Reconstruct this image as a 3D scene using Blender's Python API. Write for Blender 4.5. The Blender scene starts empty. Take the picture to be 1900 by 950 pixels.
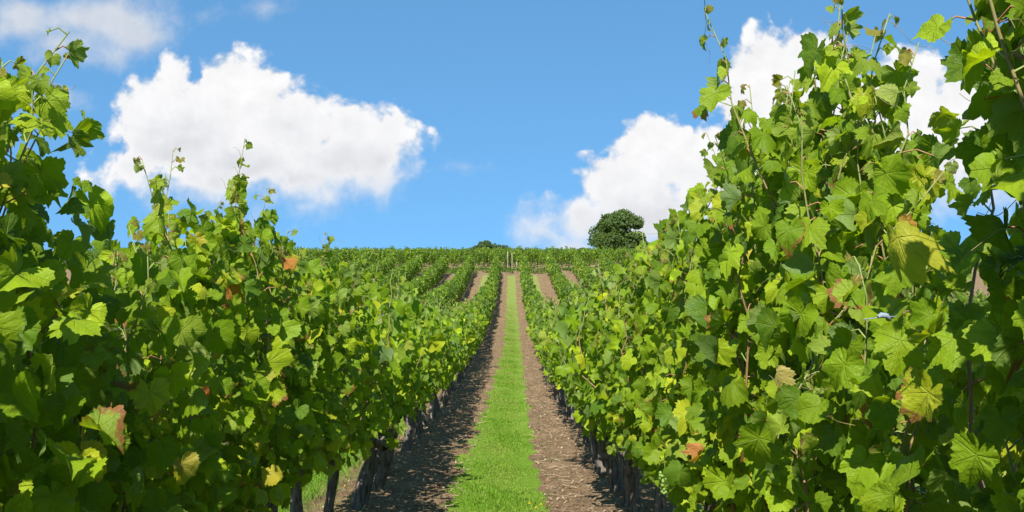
import bpy, math, random
import numpy as np
from mathutils import Vector

random.seed(7)
rng = np.random.default_rng(11)
SC = bpy.context.scene
COL = SC.collection
R = math.radians

# ------------------------------------------------------------------ camera
EYE = 1.6
cam_data = bpy.data.cameras.new("camera")
cam = bpy.data.objects.new("camera", cam_data)
COL.objects.link(cam)
cam.location = (0, 0, EYE)
cam.rotation_euler = (R(90 + 1.66), 0, 0)
cam_data.lens = 36
cam_data.sensor_width = 36
cam_data.clip_start = 0.05
cam_data.clip_end = 5000
SC.camera = cam

# ------------------------------------------------------------------ sun, sky, exposure
SUN_DIR = Vector((-0.155, -0.65, 0.745)).normalized()        # towards the sun: behind the camera, a little left
sun_data = bpy.data.lights.new("sun", 'SUN')
sun_data.energy = 5.0
sun_data.angle = R(0.5)
sun_data.color = (1.0, 0.95, 0.92)
sun = bpy.data.objects.new("sun", sun_data)
COL.objects.link(sun)
sun.rotation_euler = (-SUN_DIR).to_track_quat('-Z', 'Y').to_euler()
sun.location = (0, -20, 40)

SC.view_settings.view_transform = 'Standard'
SC.view_settings.look = 'None'
SC.view_settings.gamma = 1
SC.view_settings.exposure = 1.05
SC.cycles.max_bounces = 8
SC.cycles.diffuse_bounces = 3
SC.cycles.transmission_bounces = 4
SC.cycles.glossy_bounces = 2
SC.cycles.sample_clamp_indirect = 4


class Nodes:
    """short hand for building node trees"""
    def __init__(self, tree):
        self.t = tree
        tree.nodes.clear()

    def n(self, kind, ins=None, **props):
        nd = self.t.nodes.new(kind)
        for k, v in props.items():
            setattr(nd, k, v)
        for k, v in (ins or {}).items():
            self.put(nd.inputs[k], v)
        return nd

    def put(self, sock, v):
        if isinstance(v, bpy.types.NodeSocket):
            self.t.links.new(v, sock)
        else:
            sock.default_value = v

    def m(self, op, a, b=0.0, c=0.0, clamp=False):
        nd = self.t.nodes.new('ShaderNodeMath')
        nd.operation = op
        nd.use_clamp = clamp
        self.put(nd.inputs[0], a)
        self.put(nd.inputs[1], b)
        self.put(nd.inputs[2], c)
        return nd.outputs[0]

    def v(self, op, a, b=(0, 0, 0)):
        nd = self.t.nodes.new('ShaderNodeVectorMath')
        nd.operation = op
        self.put(nd.inputs[0], a)
        self.put(nd.inputs[1], b)
        return nd.outputs['Value'] if op in ('LENGTH', 'DOT_PRODUCT', 'DISTANCE') else nd.outputs[0]

    def noise(self, vec, scale, detail=4, rough=0.5, dist=0.0):
        nd = self.n('ShaderNodeTexNoise', {'Vector': vec, 'Scale': scale, 'Detail': detail, 'Roughness': rough, 'Distortion': dist})
        return nd.outputs['Fac']

    def step(self, x, lo, hi):
        nd = self.t.nodes.new('ShaderNodeMapRange')
        nd.interpolation_type = 'SMOOTHSTEP'
        self.put(nd.inputs['Value'], x)
        self.put(nd.inputs['From Min'], lo)
        self.put(nd.inputs['From Max'], hi)
        return nd.outputs[0]

    def mix(self, f, a, b, blend='MIX'):
        nd = self.t.nodes.new('ShaderNodeMix')
        nd.data_type = 'RGBA'
        nd.blend_type = blend
        self.put(nd.inputs[0], f)
        self.put(nd.inputs[6], a)
        self.put(nd.inputs[7], b)
        return nd.outputs[2]


def C3(r, g, b):
    return (r, g, b, 1.0)


world = bpy.data.worlds.new("World")
SC.world = world
world.use_nodes = True
W = Nodes(world.node_tree)
tc = W.n('ShaderNodeTexCoord').outputs['Generated']
sky_vec = W.v('NORMALIZE', W.v('ADD', tc, (0, 0, 0.36)))
sky = W.n('ShaderNodeTexSky', {'Vector': sky_vec}, sky_type='NISHITA', sun_disc=False, sun_elevation=math.asin(SUN_DIR.z),
          sun_rotation=math.atan2(SUN_DIR.x, SUN_DIR.y), altitude=150, air_density=1.0, dust_density=0.25, ozone_density=2.2)
SKY_STRENGTH = 0.114
# clouds: directions of the sky, counted in thousandths from the bearing of the rows
sep = W.n('ShaderNodeSeparateXYZ', {0: tc})
yy = W.m('MAXIMUM', sep.outputs['Y'], 0.05)
U = W.m('MULTIPLY', W.m('DIVIDE', sep.outputs['X'], yy), 1.9)
V = W.m('MULTIPLY', W.m('DIVIDE', sep.outputs['Z'], yy), 1.9)
P0 = W.n('ShaderNodeCombineXYZ', {0: U, 1: V, 2: 0.0}).outputs[0]
wn = W.n('ShaderNodeTexNoise', {'Vector': P0, 'Scale': 5.0, 'Detail': 5.0, 'Roughness': 0.55})
warp = W.v('MULTIPLY', W.v('SUBTRACT', wn.outputs['Color'], (0.5, 0.5, 0.5)), (0.11, 0.09, 0.0))
PW = W.v('ADD', P0, warp)


def blobs(lst, p=None):
    acc = None
    for (cx, cy, rx, ry) in lst:
        c = ((cx - 950) / 1000, (530 - cy) / 1000, 0)
        d = W.v('MULTIPLY', W.v('SUBTRACT', p or PW, c), (1000 / rx, 1000 / ry, 0))
        s = W.m('MULTIPLY', W.m('SUBTRACT', 1.0, W.v('LENGTH', d)), min(rx, ry) / 100)
        acc = s if acc is None else W.m('SMOOTH_MAX', acc, s, 0.22)
    return acc


big = [(428, 160, 70, 76), (322, 148, 40, 62), (262, 190, 54, 58), (340, 235, 140, 100), (490, 185, 64, 72), (545, 240, 88, 70),
       (598, 198, 26, 36), (640, 235, 60, 50), (705, 246, 52, 42), (640, 292, 118, 62), (698, 300, 58, 54), (420, 305, 200, 60), (245, 300, 70, 48), (560, 330, 110, 44), (605, 252, 48, 46)]
right = [(1215, 290, 78, 85), (1165, 275, 42, 40), (1270, 300, 80, 78), (1150, 345, 95, 65), (1085, 395, 72, 48), (1010, 430, 50, 28), (1200, 390, 130, 75),
         (1340, 300, 70, 82), (1420, 130, 68, 85), (1500, 150, 100, 92), (1400, 200, 60, 55), (1560, 250, 160, 120), (1690, 180, 95, 85),
         (1800, 210, 110, 100), (1420, 330, 220, 110), (1700, 310, 200, 90), (1060, 455, 60, 26)]
thin = [(160, 30, 165, 60), (125, 78, 90, 46), (240, 58, 80, 48), (40, 20, 70, 44), (90, 190, 65, 30), (495, 2, 38, 14), (865, 318, 26, 11), (370, 14, 26, 12), (200, 105, 40, 26)]

fb1 = W.noise(P0, 9.0, 10, 0.62)
fb2 = W.noise(W.v('ADD', P0, (-0.012, 0.018, 0.0)), 9.0, 10, 0.62)
vo = W.n('ShaderNodeTexVoronoi', {'Vector': PW, 'Scale': 19.0, 'Detail': 2.5, 'Roughness': 0.5}, feature='SMOOTH_F1')
billow = W.m('SUBTRACT', 0.5, vo.outputs['Distance'])
fine = W.noise(PW, 30.0, 8, 0.62)
edge = W.m('ADD', W.m('ADD', W.m('MULTIPLY', W.m('SUBTRACT', fb1, 0.5), 0.85), W.m('MULTIPLY', billow, 0.40)), W.m('MULTIPLY', W.m('SUBTRACT', fine, 0.5), 0.24))
body = W.m('SMOOTH_MAX', blobs(big), blobs(right), 0.05)
dens = W.m('ADD', W.m('ADD', body, 0.20), W.m('MULTIPLY', edge, 1.25))
VR = W.m('ADD', V, W.m('MULTIPLY', W.step(U, -0.05, 0.08), 0.12))         # the right cloud hangs lower
soft = W.m('MULTIPLY', W.step(W.m('ADD', VR, W.m('MULTIPLY', U, -0.12)), 0.32, 0.16), 0.55)           # undersides fray out
a_main = W.step(dens, W.m('SUBTRACT', -0.06, W.m('MULTIPLY', soft, 0.6)), W.m('ADD', 0.20, soft))
d_thin = W.m('ADD', blobs(thin), W.m('MULTIPLY', W.m('SUBTRACT', W.noise(P0, 9.0, 8, 0.6), 0.5), 1.15))
a_thin = W.m('MULTIPLY', W.step(d_thin, -0.12, 0.50), 0.76)
front = W.step(sep.outputs['Y'], 0.05, 0.15)
alpha = W.m('MULTIPLY', W.m('MAXIMUM', a_main, a_thin), front)
relief = W.m('ADD', W.m('MULTIPLY', W.m('SUBTRACT', fb1, fb2), 0.55), W.m('ADD', W.m('MULTIPLY', W.m('SUBTRACT', fine, 0.5), 0.10), W.m('MULTIPLY', billow, 0.14)))
low = W.step(W.m('ADD', VR, W.m('MULTIPLY', fb1, 0.16)), 0.46, 0.20)
core = W.step(dens, 0.15, 0.75)
lum = W.m('SUBTRACT', W.m('ADD', 0.93, W.m('MULTIPLY', relief, 0.55)), W.m('MULTIPLY', W.m('MULTIPLY', low, core), 0.32))
lum = W.m('MULTIPLY', lum, W.m('MULTIPLY', 0.63, W.m('ADD', 0.83, W.m('MULTIPLY', a_main, 0.17))))
ccol = W.mix(W.m('MULTIPLY', low, core), C3(0.80, 0.80, 0.81), C3(0.76, 0.79, 0.85))
ccol = W.v('SCALE', ccol)
W.put(ccol.node.inputs['Scale'], lum)
skyc = W.v('MULTIPLY', sky.outputs[0], (SKY_STRENGTH * 0.64, SKY_STRENGTH * 1.0, SKY_STRENGTH * 1.05))
final = W.mix(alpha, skyc, ccol)
bg = W.n('ShaderNodeBackground', {'Color': final, 'Strength': 1.0})
wo = W.n('ShaderNodeOutputWorld')
W.t.links.new(bg.outputs[0], wo.inputs['Surface'])
world.cycles.sampling_method = 'MANUAL'
world.cycles.sample_map_resolution = 512


# ------------------------------------------------------------------ materials
def material(name):
    m = bpy.data.materials.new(name)
    m.use_nodes = True
    return m, Nodes(m.node_tree)


def leaf_material(name, detail=True):
    m, T = material(name)
    tint = T.n('ShaderNodeAttribute', attribute_name='tint').outputs['Color']
    geo = T.n('ShaderNodeNewGeometry')
    col = tint
    bump = None
    if detail:
        # some leaves are scorched along the margin
        lc = T.n('ShaderNodeAttribute', attribute_name='leafco').outputs['Vector']
        s = T.n('ShaderNodeSeparateXYZ', {0: lc})
        flat = T.n('ShaderNodeCombineXYZ', {0: s.outputs[0], 1: s.outputs[1], 2: 0.0}).outputs[0]
        rad = T.v('LENGTH', flat)
        vein = None
        for a in (0, 50, -50, 103, -103):
            d = (math.sin(R(a)), math.cos(R(a)), 0)
            p = (math.cos(R(a)), -math.sin(R(a)), 0)
            along = T.v('DOT_PRODUCT', flat, d)
            off = T.m('ABSOLUTE', T.v('DOT_PRODUCT', flat, p))
            # side veins leave the main vein at an angle
            saw = T.m('PINGPONG', T.m('SUBTRACT', along, T.m('MULTIPLY', off, 0.75)), 0.075)
            side = T.m('MULTIPLY', T.step(saw, 0.014, 0.004), T.m('MULTIPLY', T.step(off, 0.30, 0.20), 0.2))
            main = T.step(off, T.m('SUBTRACT', 0.030, T.m('MULTIPLY', rad, 0.014)), 0.006)
            w = T.m('MULTIPLY', T.m('MAXIMUM', main, side), T.m('GREATER_THAN', along, T.m('MULTIPLY', off, 1.0)))
            vein = w if vein is None else T.m('MAXIMUM', vein, w)
        mott = T.noise(T.v('ADD', flat, T.v('SCALE', T.n('ShaderNodeCombineXYZ', {0: s.outputs[2], 1: s.outputs[2], 2: s.outputs[2]}).outputs[0])), 4.0, 4, 0.6)
        col = T.mix(T.m('MULTIPLY', T.step(mott, 0.35, 0.75), 0.5), col, T.mix(0.6, col, C3(0.21, 0.25, 0.015)))
        col = T.mix(T.m('MULTIPLY', vein, 0.36), col, T.mix(0.5, col, C3(0.30, 0.40, 0.06)))
        pick = T.m('GREATER_THAN', T.m('FRACT', T.m('MULTIPLY', s.outputs[2], 7.31)), 0.92)
        scorch = T.m('MULTIPLY', pick, T.step(T.m('ADD', rad, T.m('MULTIPLY', mott, 1.1)), 1.22, 1.40))
        col = T.mix(scorch, col, C3(0.22, 0.09, 0.03))
        h = T.m('SUBTRACT', T.m('MULTIPLY', mott, 0.5), T.m('MULTIPLY', vein, 0.5))
        bump = T.n('ShaderNodeBump', {'Height': h, 'Strength': 0.6, 'Distance': 0.014}).outputs[0]
    # the lower face of a vine leaf is paler and greyer
    back = T.mix(0.40, col, C3(0.15, 0.20, 0.085))
    c2 = T.mix(geo.outputs['Backfacing'], col, back)
    bs = T.n('ShaderNodeBsdfPrincipled', {'Base Color': c2, 'Roughness': 0.47, 'Specular IOR Level': 0.15})
    tr = T.n('ShaderNodeBsdfTranslucent', {'Color': T.mix(1.0, T.mix(0.35, col, C3(0.27, 0.38, 0.012)), C3(1.6, 1.55, 0.5), 'MULTIPLY')})
    if bump is not None:
        T.put(bs.inputs['Normal'], bump)
    mx = T.n('ShaderNodeMixShader', {0: 0.42, 1: bs.outputs[0], 2: tr.outputs[0]})
    out = T.n('ShaderNodeOutputMaterial')
    T.t.links.new(mx.outputs[0], out.inputs['Surface'])
    return m


def bark_material(name, c1, c2, scale=1.0):
    m, T = material(name)
    co = T.n('ShaderNodeTexCoord').outputs['Object']
    st = T.v('MULTIPLY', co, (45 * scale, 45 * scale, 7 * scale))
    f = T.noise(st, 1.0, 6, 0.65, 0.6)
    g = T.noise(co, 9 * scale, 4, 0.6)
    col = T.mix(T.step(f, 0.32, 0.66), c1, c2)
    col = T.mix(T.m('MULTIPLY', T.step(g, 0.5, 0.75), 0.4), col, C3(0.19, 0.19, 0.15))
    b = T.n('ShaderNodeBump', {'Height': f, 'Strength': 0.9, 'Distance': 0.012 / scale})
    bs = T.n('ShaderNodeBsdfPrincipled', {'Base Color': col, 'Roughness': 0.9, 'Specular IOR Level': 0.15, 'Normal': b.outputs[0]})
    out = T.n('ShaderNodeOutputMaterial')
    T.t.links.new(bs.outputs[0], out.inputs['Surface'])
    return m


def tint_material(name, rough=0.8, trans=0.0, spec=0.2):
    m, T = material(name)
    tint = T.n('ShaderNodeAttribute', attribute_name='tint').outputs['Color']
    co = T.n('ShaderNodeTexCoord').outputs['Object']
    tint = T.mix(1.0, tint, T.mix(T.noise(co, 60, 3), C3(0.7, 0.7, 0.7), C3(1.3, 1.3, 1.3)), 'MULTIPLY')
    bs = T.n('ShaderNodeBsdfPrincipled', {'Base Color': tint, 'Roughness': rough, 'Specular IOR Level': spec})
    last = bs.outputs[0]
    if trans:
        tr = T.n('ShaderNodeBsdfTranslucent', {'Color': tint})
        last = T.n('ShaderNodeMixShader', {0: trans, 1: last, 2: tr.outputs[0]}).outputs[0]
    out = T.n('ShaderNodeOutputMaterial')
    T.t.links.new(last, out.inputs['Surface'])
    return m


def plain_material(name, c, rough=0.6, metal=0.0, var=0.25, scale=20):
    m, T = material(name)
    co = T.n('ShaderNodeTexCoord').outputs['Object']
    f = T.noise(co, scale, 5, 0.6)
    col = T.mix(f, C3(*[x * (1 - var) for x in c]), C3(*[x * (1 + var) for x in c]))
    b = T.n('ShaderNodeBump', {'Height': f, 'Strength': 0.3, 'Distance': 0.004})
    bs = T.n('ShaderNodeBsdfPrincipled', {'Base Color': col, 'Roughness': rough, 'Metallic': metal, 'Normal': b.outputs[0]})
    out = T.n('ShaderNodeOutputMaterial')
    T.t.links.new(bs.outputs[0], out.inputs['Surface'])
    return m


M_LEAF = leaf_material("vine_leaf")
M_LEAF_SMALL = leaf_material("vine_leaf_small", False)
M_BARK = bark_material("vine_bark", C3(0.038, 0.029, 0.022), C3(0.175, 0.145, 0.115))
M_OAK_BARK = bark_material("oak_bark", C3(0.04, 0.032, 0.025), C3(0.14, 0.11, 0.085), 0.3)
M_CANE = tint_material("cane_bark", 0.6, 0.0, 0.3)
M_GRASS = tint_material("grass_blade", 0.6, 0.35, 0.25)
M_DRY = tint_material("dry_leaf", 0.85, 0.15, 0.1)
M_GRAPE = plain_material("green_grape", (0.13, 0.21, 0.03), 0.45)
M_STAKE = plain_material("weathered_stake", (0.30, 0.26, 0.19), 0.85, 0, 0.2, 8)
M_POST = plain_material("old_post_wood", (0.22, 0.18, 0.14), 0.9, 0, 0.35, 14)
M_WIRE = plain_material("galvanised_wire", (0.32, 0.32, 0.32), 0.5, 0.8)
M_CLIP = plain_material("pale_plastic_clip", (0.17, 0.21, 0.25), 0.75)
M_PETAL = plain_material("yellow_petal", (0.75, 0.58, 0.02), 0.6)
M_WHITE = plain_material("white_petal", (0.75, 0.75, 0.70), 0.6)
M_STALK = plain_material("flower_stalk", (0.10, 0.16, 0.03), 0.6)
M_OAK = leaf_material("oak_leaf", False)


# ------------------------------------------------------------------ mesh building
class MB:
    """collects arrays of vertices, faces and tints into ONE mesh"""
    def __init__(self):
        self.v, self.tri, self.quad, self.tint, self.lc = [], [], [], [], []
        self.mi3, self.mi4 = [], []
        self.n = 0

    def add(self, v, tri=None, quad=None, tint=(0.1, 0.1, 0.1), lc=None, mi=0):
        v = np.asarray(v, float).reshape(-1, 3)
        k = len(v)
        self.v.append(v)
        t = np.asarray(tint, float)
        self.tint.append(np.broadcast_to(t, (k, 3)) if t.ndim == 1 else t)
        self.lc.append(np.zeros((k, 3)) if lc is None else lc)
        if tri is not None and len(tri):
            self.tri.append(np.asarray(tri, np.int64).reshape(-1, 3) + self.n)
            self.mi3.append(np.full(len(self.tri[-1]), mi))
        if quad is not None and len(quad):
            self.quad.append(np.asarray(quad, np.int64).reshape(-1, 4) + self.n)
            self.mi4.append(np.full(len(self.quad[-1]), mi))
        self.n += k

    def mesh(self, name, mats, smooth=True):
        me = bpy.data.meshes.new(name)
        v = np.concatenate(self.v) if self.v else np.zeros((0, 3))
        tri = np.concatenate(self.tri) if self.tri else np.zeros((0, 3), np.int64)
        quad = np.concatenate(self.quad) if self.quad else np.zeros((0, 4), np.int64)
        me.vertices.add(len(v))
        me.vertices.foreach_set('co', v.astype(np.float32).ravel())
        loops = np.concatenate([tri.ravel(), quad.ravel()])
        me.loops.add(len(loops))
        me.loops.foreach_set('vertex_index', loops.astype(np.int32))
        nf = len(tri) + len(quad)
        me.polygons.add(nf)
        st = np.concatenate([np.arange(len(tri)) * 3, len(tri) * 3 + np.arange(len(quad)) * 4])
        me.polygons.foreach_set('loop_start', st.astype(np.int32))
        if nf:
            mi = np.concatenate(self.mi3 + self.mi4) if (self.mi3 or self.mi4) else np.zeros(nf)
            me.polygons.foreach_set('material_index', mi.astype(np.int32))
            me.polygons.foreach_set('use_smooth', np.full(nf, smooth))
        a = me.attributes.new('tint', 'FLOAT_COLOR', 'POINT')
        t = np.concatenate(self.tint) if self.tint else np.zeros((0, 3))
        a.data.foreach_set('color', np.concatenate([t, np.ones((len(t), 1))], 1).astype(np.float32).ravel())
        b = me.attributes.new('leafco', 'FLOAT_VECTOR', 'POINT')
        b.data.foreach_set('vector', (np.concatenate(self.lc) if self.lc else np.zeros((0, 3))).astype(np.float32).ravel())
        for m in (mats if isinstance(mats, (list, tuple)) else [mats]):
            me.materials.append(m)
        me.update()
        me.validate()
        return me


def link(name, data, parent=None, loc=(0, 0, 0)):
    o = bpy.data.objects.new(name, data)
    COL.objects.link(o)
    o.location = loc
    if parent:
        o.parent = parent
    return o


def tag(o, label=None, cat=None, group=None, kind=None):
    if label:
        o['label'] = label
    if cat:
        o['category'] = cat
    if group:
        o['group'] = group
    if kind:
        o['kind'] = kind
    return o


def norm(a):
    return a / np.maximum(np.linalg.norm(a, axis=-1, keepdims=True), 1e-9)


def tube(mb, pts, rad, seg=6, tint=(0.1, 0.1, 0.1), rough=0.0, cap=True, mi=0):
    pts = np.asarray(pts, float)
    n = len(pts)
    rad = np.broadcast_to(np.asarray(rad, float), (n,))
    tan = norm(np.gradient(pts, axis=0))
    ref = np.array([0.93, 0.21, 0.3]) if abs(tan[:, 2]).mean() > 0.6 else np.array([0.1, 0.2, 1.0])
    a = norm(np.cross(tan, ref))
    b = np.cross(tan, a)
    th = np.arange(seg) * 2 * np.pi / seg
    r = rad[:, None] * (1 + rough * rng.normal(size=(n, seg)))
    v = pts[:, None] + r[..., None] * (a[:, None] * np.cos(th)[None, :, None] + b[:, None] * np.sin(th)[None, :, None])
    i = np.arange(n - 1)[:, None] * seg
    j = np.arange(seg)[None]
    j2 = (j + 1) % seg
    q = np.stack([i + j, i + j2, i + seg + j2, i + seg + j], -1).reshape(-1, 4)
    tri = []
    if cap:
        tri = [((n - 1) * seg, (n - 1) * seg + k, (n - 1) * seg + k + 1) for k in range(1, seg - 1)]
    t = np.asarray(tint, float)
    if t.ndim == 2:
        t = np.repeat(t, seg, 0)
    mb.add(v, tri, q, t, mi=mi)


# ------------------------------------------------------------------ the lie of the land
PY = np.array([-40, -10, 0, 4, 8, 12, 18, 25, 30, 38, 50, 62, 74, 85, 89, 92, 95, 110, 130, 150, 200, 400, 900, 2500])
PZ = np.array([0.7, 0.2, .05, -.05, -.2, -.4, -.63, -.72, -.71, -.60, -.25, .32, 1.33, 2.42, 2.78, 3.05, 3.18, 3.92, 4.68, 4.4, 3.4, 0, -8, -30.])
_fy = np.arange(-40, 2500, 0.5)
_fz = np.interp(_fy, PY, PZ)
_k = np.exp(-0.5 * (np.arange(-8, 9) / 3.0) ** 2)
_fz = np.convolve(np.pad(_fz, 8, mode='edge'), _k / _k.sum(), 'valid')


def gz(y):
    return np.interp(y, _fy, _fz)


XL, XR, SP = -1.27, 0.95, 2.2
ROWS_L = [XL - SP * k for k in range(12)]
ROWS_R = [XR + SP * k for k in range(10)]
BLOCK_END = 86.0

_ph = rng.uniform(0, 6.28, (4, 40))
_fr = np.exp(rng.uniform(np.log(0.6), np.log(26), 40))
_an = rng.uniform(0, 6.28, 40)


def bumps(x, y, lo=0.0, hi=99.0):
    s = 0
    for k in range(40):
        if lo <= _fr[k] < hi:
            s = s + np.sin(_fr[k] * (x * np.cos(_an[k]) + y * np.sin(_an[k])) + _ph[0, k]) / (_fr[k] ** 0.75)
    return s


def make_ground():
    xs = np.concatenate([[-1500, -600, -250, -120, -70, -45], np.arange(-30, -8, 0.4), np.arange(-8, -2, 0.12), np.arange(-2, 2, 0.05),
                         np.arange(2, 8, 0.12), np.arange(8, 30, 0.4), [45, 70, 120, 250, 600, 1500]])
    ys = np.concatenate([[-40, -20, -10, -5], np.arange(-2, 5, 0.3), np.arange(5, 26, 0.07), np.arange(26, 50, 0.2), np.arange(50, 100, 0.4),
                         np.arange(100, 160, 2), [170, 190, 220, 300, 420, 600, 900, 1400, 2000, 2480]])
    X, Y = np.meshgrid(xs, ys)
    Z = gz(Y)
    near = np.exp(-(np.maximum(Y - 25, 0) / 25) ** 2) * (np.abs(X) < 9)
    lane = (X - (XL + XR) / 2 + SP / 2) % SP - SP / 2          # offset from the middle of each lane
    grass = grassiness(X, Y)
    Z = Z + near * (0.006 * bumps(X, Y, 3, 30) * (1 - 0.6 * grass)) + 0.05 * (np.abs(lane) / (SP / 2)) ** 2 * (Y < BLOCK_END + 1) * (np.abs(X) < 26)
    Z = Z + near * 0.020 * np.maximum(0, bumps(X * 1.7, Y * 1.7, 9, 30)) * (1 - grass)
    ny, nx = X.shape
    i = (np.arange(ny - 1)[:, None] * nx + np.arange(nx - 1)[None]).reshape(-1)
    q = np.stack([i, i + 1, i + nx + 1, i + nx], -1)
    mb = MB()
    g = grass.reshape(-1, 1)
    dry = np.interp(Y, [8, 28, 50, 90], [0, .12, .6, .85])
    dry = np.clip(np.where(np.abs(X + .16) > 1.1, .55 + .5 * dry, dry), 0, 1)
    mb.add(np.stack([X, Y, Z], -1).reshape(-1, 3), quad=q, tint=np.concatenate([g, dry.reshape(-1, 1), g], 1))
    m, T = material("vineyard_ground")
    gs = T.n('ShaderNodeSeparateColor', {0: T.n('ShaderNodeAttribute', attribute_name='tint').outputs['Color']})
    gr = gs.outputs[0]
    co = T.n('ShaderNodeTexCoord').outputs['Object']
    streak = T.v('MULTIPLY', co, (1.0, 0.55, 1.0))
    n1 = T.noise(streak, 3.0, 6, 0.62)
    n2 = T.noise(streak, 26.0, 6, 0.7)
    n3 = T.noise(co, 90.0, 4, 0.7)
    vor = T.n('ShaderNodeTexVoronoi', {'Vector': co, 'Scale': 34.0, 'Randomness': 1.0})
    soil = T.mix(T.step(n2, 0.3, 0.72), C3(0.08, 0.052, 0.027), C3(0.245, 0.168, 0.088))
    soil = T.mix(T.m('MULTIPLY', T.step(n1, 0.42, 0.7), 0.55), soil, C3(0.26, 0.18, 0.095))
    soil = T.mix(T.m('MULTIPLY', T.step(vor.outputs['Distance'], 0.26, 0.16), T.step(T.noise(co, 11, 2), 0.5, 0.62)), soil, C3(0.36, 0.27, 0.16))
    soil = T.mix(T.m('MULTIPLY', T.step(T.noise(co, 1.1, 5, 0.7), 0.55, 0.72), 0.5), soil, C3(0.25, 0.13, 0.07))
    turf = T.mix(n3, C3(0.07, 0.14, 0.008), C3(0.16, 0.28, 0.02))
    turf = T.mix(T.m('MULTIPLY', T.step(n1, 0.45, 0.7), 0.5), turf, C3(0.21, 0.27, 0.045))
    turf = T.mix(T.m('MULTIPLY', gs.outputs[1], 0.75), turf, T.mix(n2, C3(0.13, 0.15, 0.035), C3(0.27, 0.24, 0.10)))
    f = T.step(T.m('ADD', gr, T.m('MULTIPLY', T.m('SUBTRACT', T.m('ADD', T.m('MULTIPLY', n2, 0.6), T.m('MULTIPLY', n1, 0.6)), 0.6), 1.5)), 0.36, 0.66)
    col = T.mix(f, soil, turf)
    hh = T.m('ADD', T.m('MULTIPLY', n2, 1.0), T.m('MULTIPLY', n3, 0.35))
    bump = T.n('ShaderNodeBump', {'Height': hh, 'Strength': 1.0, 'Distance': 0.035})
    bs = T.n('ShaderNodeBsdfPrincipled', {'Base Color': col, 'Roughness': 0.95, 'Specular IOR Level': 0.1, 'Normal': bump.outputs[0]})
    out = T.n('ShaderNodeOutputMaterial')
    T.t.links.new(bs.outputs[0], out.inputs['Surface'])
    return tag(link("ground", mb.mesh("ground", m)), kind="structure")


def strip_edges(Y):
    l = np.interp(Y, [0, 8, 14, 20, 27, 36, 60, 86], [-.64, -.60, -.54, -.48, -.42, -.30, -.36, -.42])
    r = np.interp(Y, [0, 8, 20, 40, 86], [.25, .25, .30, .34, .33])
    return l, r


def grassiness(X, Y):
    l, r = strip_edges(Y)
    wob = 0.045 * np.sin(Y * 3.1) + 0.04 * np.sin(Y * 7.7 + 1) + 0.04 * np.sin(Y * 1.3 + 2)
    e = np.minimum(X - l - wob, r + 0.6 * wob - X)
    g = np.clip(0.5 + e / 0.16, 0, 1)
    lane = (X - (XL + XR) / 2 + SP / 2) % SP - SP / 2
    idx = np.round((X - (XL + XR) / 2) / SP)
    cover = np.where(idx == 0, 0, np.where(idx == -1, 0.84, np.where(idx == 1, 0.74, np.where(idx % 2 == 0, 0.84, 0.7))))
    shift = np.where(idx > 0, -0.30, 0.26)
    other = np.clip(0.5 + (0.40 - np.abs(lane - shift)) / 0.3, 0, 1) * cover
    g = np.where(idx == 0, g, other)
    fade = np.clip((BLOCK_END + 0.5 - Y) / 2, 0, 1)
    head = np.where((Y > 95) | (np.abs(X) > 30), 0.5, 0.18)
    g = np.where(idx == 0, g * np.interp(Y, [0, 30, 50, 90], [1, 1, .80, .70]), g)
    return g * fade + head * (1 - fade)


ground = make_ground()

# ------------------------------------------------------------------ vine leaves
HALF = [(0, 1.0), (9, .93), (18, .84), (28, .70), (35, .74), (43, .86), (50, .93), (58, .85), (68, .74), (78, .66), (86, .70), (96, .77), (106, .78),
        (118, .70), (130, .63), (143, .60), (155, .53), (166, .42), (174, .22), (180, .05)]


def leaf_template(lod, seed):
    r = np.random.default_rng(seed)
    ang = np.array([h[0] for h in HALF], float)
    rad = np.array([h[1] for h in HALF])
    if lod == 0:
        th = np.concatenate([np.linspace(0, 166, 25), [173, 179]])
    elif lod == 1:
        th = np.array([0, 14, 28, 40, 52, 66, 80, 105, 132, 160, 178.])
    else:
        th = np.array([0, 50, 110, 165.])
    lobe = r.uniform(0.15, 1.25)
    base = np.interp(th, ang, rad)
    smooth = np.interp(th, [0, 50, 106, 155, 174, 180], [1.0, .93, .80, .55, .25, .05])
    base = smooth + (base - smooth) * lobe
    if lod == 0:
        ser = np.where(np.arange(len(th)) % 2 == 0, 0.045, -0.035)
        ser[-2:] = 0
        base = base * (1 + ser)
    sides = []
    for s in (1, -1):
        b = base * (1 + r.normal(0, 0.03, len(th))) * (1 + r.normal(0, .09) * np.sin(np.radians(th)) + r.normal(0, .06) * np.sin(np.radians(2 * th)))
        x = s * b * np.sin(np.radians(th))
        y = b * np.cos(np.radians(th))
        sides.append(np.stack([x, y], 1))
    out = np.concatenate([sides[0], sides[1][::-1][:-1]])
    n = len(out)
    if lod == 0:
        inner = out * 0.52
        pts = np.concatenate([[[0, 0]], inner, out])
        j = np.arange(n - 1)
        tri = [np.stack([np.zeros(n - 1, int), 1 + j + 1, 1 + j], 1),
               np.stack([1 + j, 1 + j + 1, 1 + n + j], 1), np.stack([1 + j + 1, 1 + n + j + 1, 1 + n + j], 1)]
        # last wrap (tip)
        a, b = n - 1, 0
        tri.append(np.array([[0, 1 + b, 1 + a], [1 + a, 1 + b, 1 + n + a], [1 + b, 1 + n + b, 1 + n + a]]))
        tri = np.concatenate(tri)
    else:
        pts = np.concatenate([[[0, 0]], out])
        j = np.arange(n)
        tri = np.stack([np.zeros(n, int), 1 + (j + 1) % n, 1 + j], 1)
        # leave the sinus by the petiole open
        ml = len(th) - 1
        tri = tri[(tri[:, 2] != 1 + ml)]
    return pts * 0.62, tri


TEMPL = {lod: [leaf_template(lod, 100 * lod + k) for k in range(14)] for lod in (0, 1, 2)}


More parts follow.
